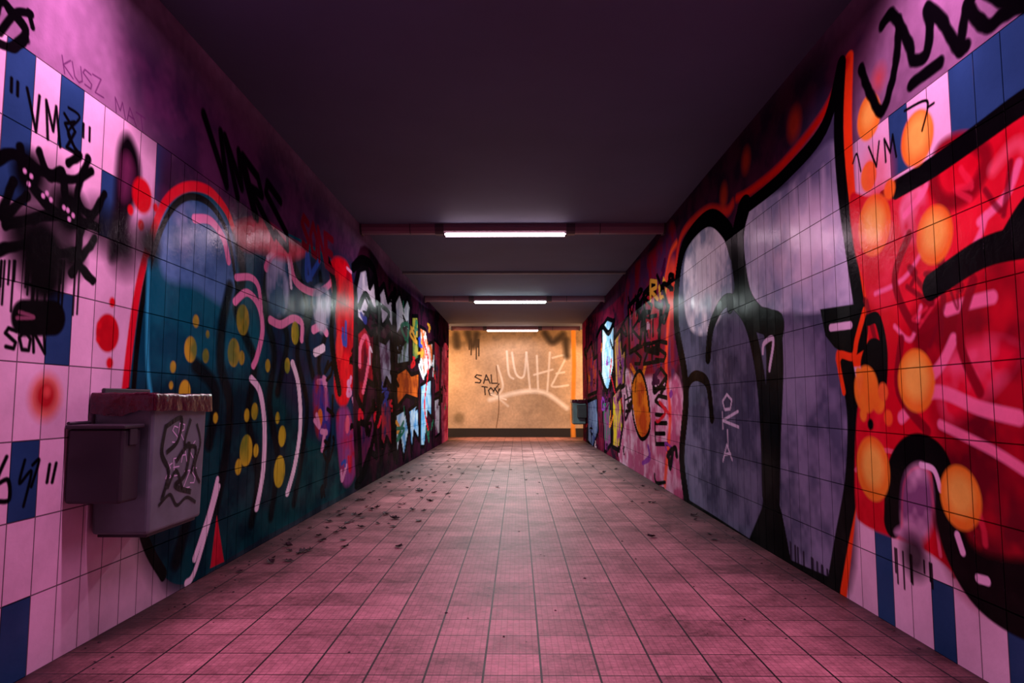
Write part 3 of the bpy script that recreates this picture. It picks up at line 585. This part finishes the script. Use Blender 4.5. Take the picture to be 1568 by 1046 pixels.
# ---------------------------------------------------------------- bins
binm=simple('bin_metal',srgb(90,108,110),.4,noise=.55,nscale=9,bump=.08);bin2=simple('bin_dark',srgb(36,38,42),.5,noise=.2)
bagm=simple('bin_bag_plastic',srgb(52,8,22),.14,noise=.5,nscale=24,bump=.7);tagm=simple('marker_ink',srgb(206,200,220),.5);tagb=simple('marker_black',srgb(10,8,12),.5)
def bin_(wallx,y0,sx,d=.237,ln=.45,z0=.40,z1=.93):
    p=empty('trash_bin',(wallx,y0,0))
    bm=bmesh.new();X=lambda a:sx*a
    def bx(a,b,*r,**k): box(bm,min(X(a),X(b)),max(X(a),X(b)),*r,**k)
    bx(.012,d,0,ln,z0,z1-.03,mi=0,bev=.014,taper=.05)
    bmo('body',bm,[binm],p)
    bm=bmesh.new();bx(.006,d+.012,-.012,ln+.012,z1-.045,z1-.02,bev=.008)
    bx(.03,d-.02,.03,ln-.03,z0-.012,z0+.01,bev=.004)
    bmo('rim',bm,[bin2],p)
    bm=bmesh.new();bx(0.0015,.014,.06,ln-.06,z0+.05,z1+.02,bev=.004);bx(0.0015,.03,.1,.16,z0+.1,z0+.2,bev=.004);bmo('bracket',bm,[bin2],p)
    rr=random.Random(7);v=[];f=[];N=96;K=7
    per=[]
    x0,x1,ya,yb=.004,d+.014,-.014,ln+.014
    for i in range(N):
        t=i/N*4
        if t<1: a=(x0+(x1-x0)*t,ya)
        elif t<2: a=(x1,ya+(yb-ya)*(t-1))
        elif t<3: a=(x1-(x1-x0)*(t-2),yb)
        else: a=(x0,yb-(yb-ya)*(t-3))
        per.append(a)
    cx,cy=(x0+x1)/2,(ya+yb)/2
    ws=[rr.uniform(-1,1) for _ in range(N)];lw=[rr.uniform(-1,1) for _ in range(N//6+2)]
    for i,(a,b) in enumerate(per):
        w=.005*(ws[i]+ws[i-1])/2;j=i/6;q=j-int(j);lo=lw[int(j)]*(1-q)+lw[(int(j)+1)%(N//6)]*q
        low=.075+.012*lo+.002*ws[i]
        for k,(o,z) in enumerate([(-.10,z1-.10),(-.05,z1-.05),(-.02,z1-.004),(.0,z1+.006),(.005,z1-.008),(.006,z1-low*.6),(.006+w*.5,z1-low)]):
            dx,dy=a-cx,b-cy;L_=math.hypot(dx,dy)
            oo=o+rr.uniform(-.003,.003);xx=max(.004,a+dx/L_*oo);v.append((X(xx),b+dy/L_*oo,z+w*.6*(k>1)+rr.uniform(-.003,.003)))
    for i in range(N):
        for k in range(K-1):
            f.append((i*K+k,i*K+k+1,((i+1)%N)*K+k+1,((i+1)%N)*K+k))
    k0=len(v);v.append((X(cx),cy,z1-.14))
    for i in range(N): f.append((i*K,((i+1)%N)*K,k0))
    o=meshobj('bag_liner',v,f,bagm,p,True)
    sd=o.modifiers.new('s','SUBSURF');sd.levels=1;sd.render_levels=1
    bm=bmesh.new();bx(.004,.205,-.135,-.014,.535,.80,bev=.012);bmo('ash_box',bm,[bin2],p)
    bm=bmesh.new();bx(.002,.216,-.146,-.010,.80,.815,bev=.005);bx(.2,.212,-.10,-.05,.74,.80,bev=.003);cyl(bm,(X(.01),-.14,.82),(X(.01),-.016,.82),.006,10);bmo('ash_box_lid',bm,[bin2],p)
    bm=bmesh.new()
    def seg(pts,w,mi):
        for a,b in zip(pts[:-1],pts[1:]):
            a=Vector(a);b=Vector(b);dd=(b-a)
            if dd.length<1e-5: continue
            n=Vector((-dd.y,dd.x)).normalized()*w/2;e=dd.normalized()*w*.3
            def P3(q):
                k=(z1-.03-q.y)/(z1-.03-z0)*d*.025;return (X(d+.0012+mi*.0006-k),q.x,q.y)
            vs=[bm.verts.new(P3(a+n-e)),bm.verts.new(P3(b+n+e)),bm.verts.new(P3(b-n+e)),bm.verts.new(P3(a-n-e))]
            fc=bm.faces.new(vs);fc.material_index=mi
    rr=random.Random(5)
    def sc(pts,w,mi):
        q=catmull(pts);seg([(float(a),float(b)) for a,b in q],w,mi)
    sc([(.10,.80),(.08,.70),(.14,.62),(.10,.52)],.022,1);sc([(.10,.80),(.22,.83),(.2,.74),(.12,.70)],.02,1);sc([(.2,.66),(.3,.72),(.28,.6),(.2,.56),(.33,.52)],.022,1)
    sc([(.30,.82),(.26,.72),(.36,.70),(.33,.60)],.018,1);sc([(.14,.56),(.2,.62),(.26,.54)],.016,1)
    sc([(.08,.50),(.16,.53),(.22,.48),(.3,.5),(.38,.47)],.014,1);sc([(.36,.8),(.40,.72),(.36,.62),(.41,.55)],.014,1)
    for k,(t,yy,zz) in enumerate([("SR",.15,.80),("AK",.24,.72),("8E",.12,.66),("ZS",.27,.61)]):
        for j,ch in enumerate(t):
            for st in FONT[ch]: seg([(yy+j*.06+x*.045+rr.uniform(-.008,.008),zz-y*.07+j*.01) for x,y in st],.005,0)
    bmo('marker_tag',bm,[tagm,tagb],p)
bin_(XL,2.58,1);bin_(XR,15.1,-1,d=.3)
# ---------------------------------------------------------------- leaves & litter
lm=simple('dry_leaf',srgb(38,22,24),.7,noise=.5,nscale=6)
rr=random.Random(12);v=[];f=[]
def leaf(x,y,s,a,curl):
    k=len(v);c,si=math.cos(a),math.sin(a)
    out=[(0,-.7,.1),(.3,-.35,.2),(.5,0,.35),(.32,.25,.3),(.38,.45,.4),(.12,.5,.25),(0,.95,.45),(-.14,.5,.25),(-.4,.42,.4),(-.3,.22,.3),(-.5,-.05,.35),(-.28,-.4,.2)]
    v.append((x,y,.004))
    for (u,w,h) in out:
        v.append((x+(u*c-w*si)*s,y+(u*si+w*c)*s,.003+h*s*curl*rr.uniform(.6,1.3)))
    n=len(out)
    for i in range(n): f.append((k,k+1+i,k+1+(i+1)%n))
def cluster(px,py,n,sp):
    cx,cy=onfloor(px,py)
    for _ in range(int(n*1.2+.5)):
        x=cx+rr.gauss(0,sp*.7);y=cy+rr.gauss(0,sp*1.4)
        if XL+.1<x<XR-.1: leaf(x,y,rr.uniform(.024,.055),rr.uniform(0,6.28),rr.uniform(.4,1.2))
for c in [(632,712,7,.5),(600,735,7,.4),(575,762,8,.3),(530,790,7,.2),(560,785,6,.25),(595,765,6,.3),(470,850,3,.12),(410,858,4,.1),(660,705,6,.7),(690,697,5,.8),(970,745,4,.3),(1070,790,3,.2),(1110,822,2,.1),(655,735,8,.4),(640,750,8,.4),(700,715,6,.7),(930,720,4,.5),(510,805,6,.2),(575,730,6,.3),(860,760,4,1.0),(760,750,5,.9),(600,712,8,.5),(230,945,3,.05),(325,880,4,.08),(1170,845,3,.1),(620,728,6,.3),(450,830,5,.2),(640,790,4,.4),(690,740,4,.6),(540,830,3,.3)]: cluster(*c)
meshobj('fallen_leaves',v,f,lm)
v=[];f=[]
for _ in range(480):
    side=rr.random()<.5;y=rr.uniform(2,14);x=(XL+abs(rr.gauss(0,.16))+.02) if side else (XR-abs(rr.gauss(0,.12))-.02)
    if rr.random()<.35: x=rr.uniform(XL+.1,XR-.1)
    s=rr.uniform(.003,.009);k=len(v);a=rr.uniform(0,6)
    for i in range(4): v.append((x+s*math.cos(a+i*1.57)*rr.uniform(.6,1.4),y+s*math.sin(a+i*1.57)*rr.uniform(.6,1.4),.0012))
    v.append((x,y,s*.6));f+=[(k+i,k+(i+1)%4,k+4) for i in range(4)]
meshobj('floor_litter',v,f,lm)
# ---------------------------------------------------------------- world, camera
w=bpy.data.worlds.new('World');bpy.context.scene.world=w;w.use_nodes=True
w.node_tree.nodes['Background'].inputs[0].default_value=(.02,.012,.03,1);w.node_tree.nodes['Background'].inputs[1].default_value=.3
cd=bpy.data.cameras.new('camera');cd.sensor_width=36;cd.lens=24;cd.clip_start=.05
co=bpy.data.objects.new('camera',cd);bpy.context.collection.objects.link(co);co.location=(0,0,CAMH);co.rotation_euler=(math.pi/2+PITCH,0,YAW)
bpy.context.scene.camera=co
bpy.context.scene.view_settings.view_transform='Standard'
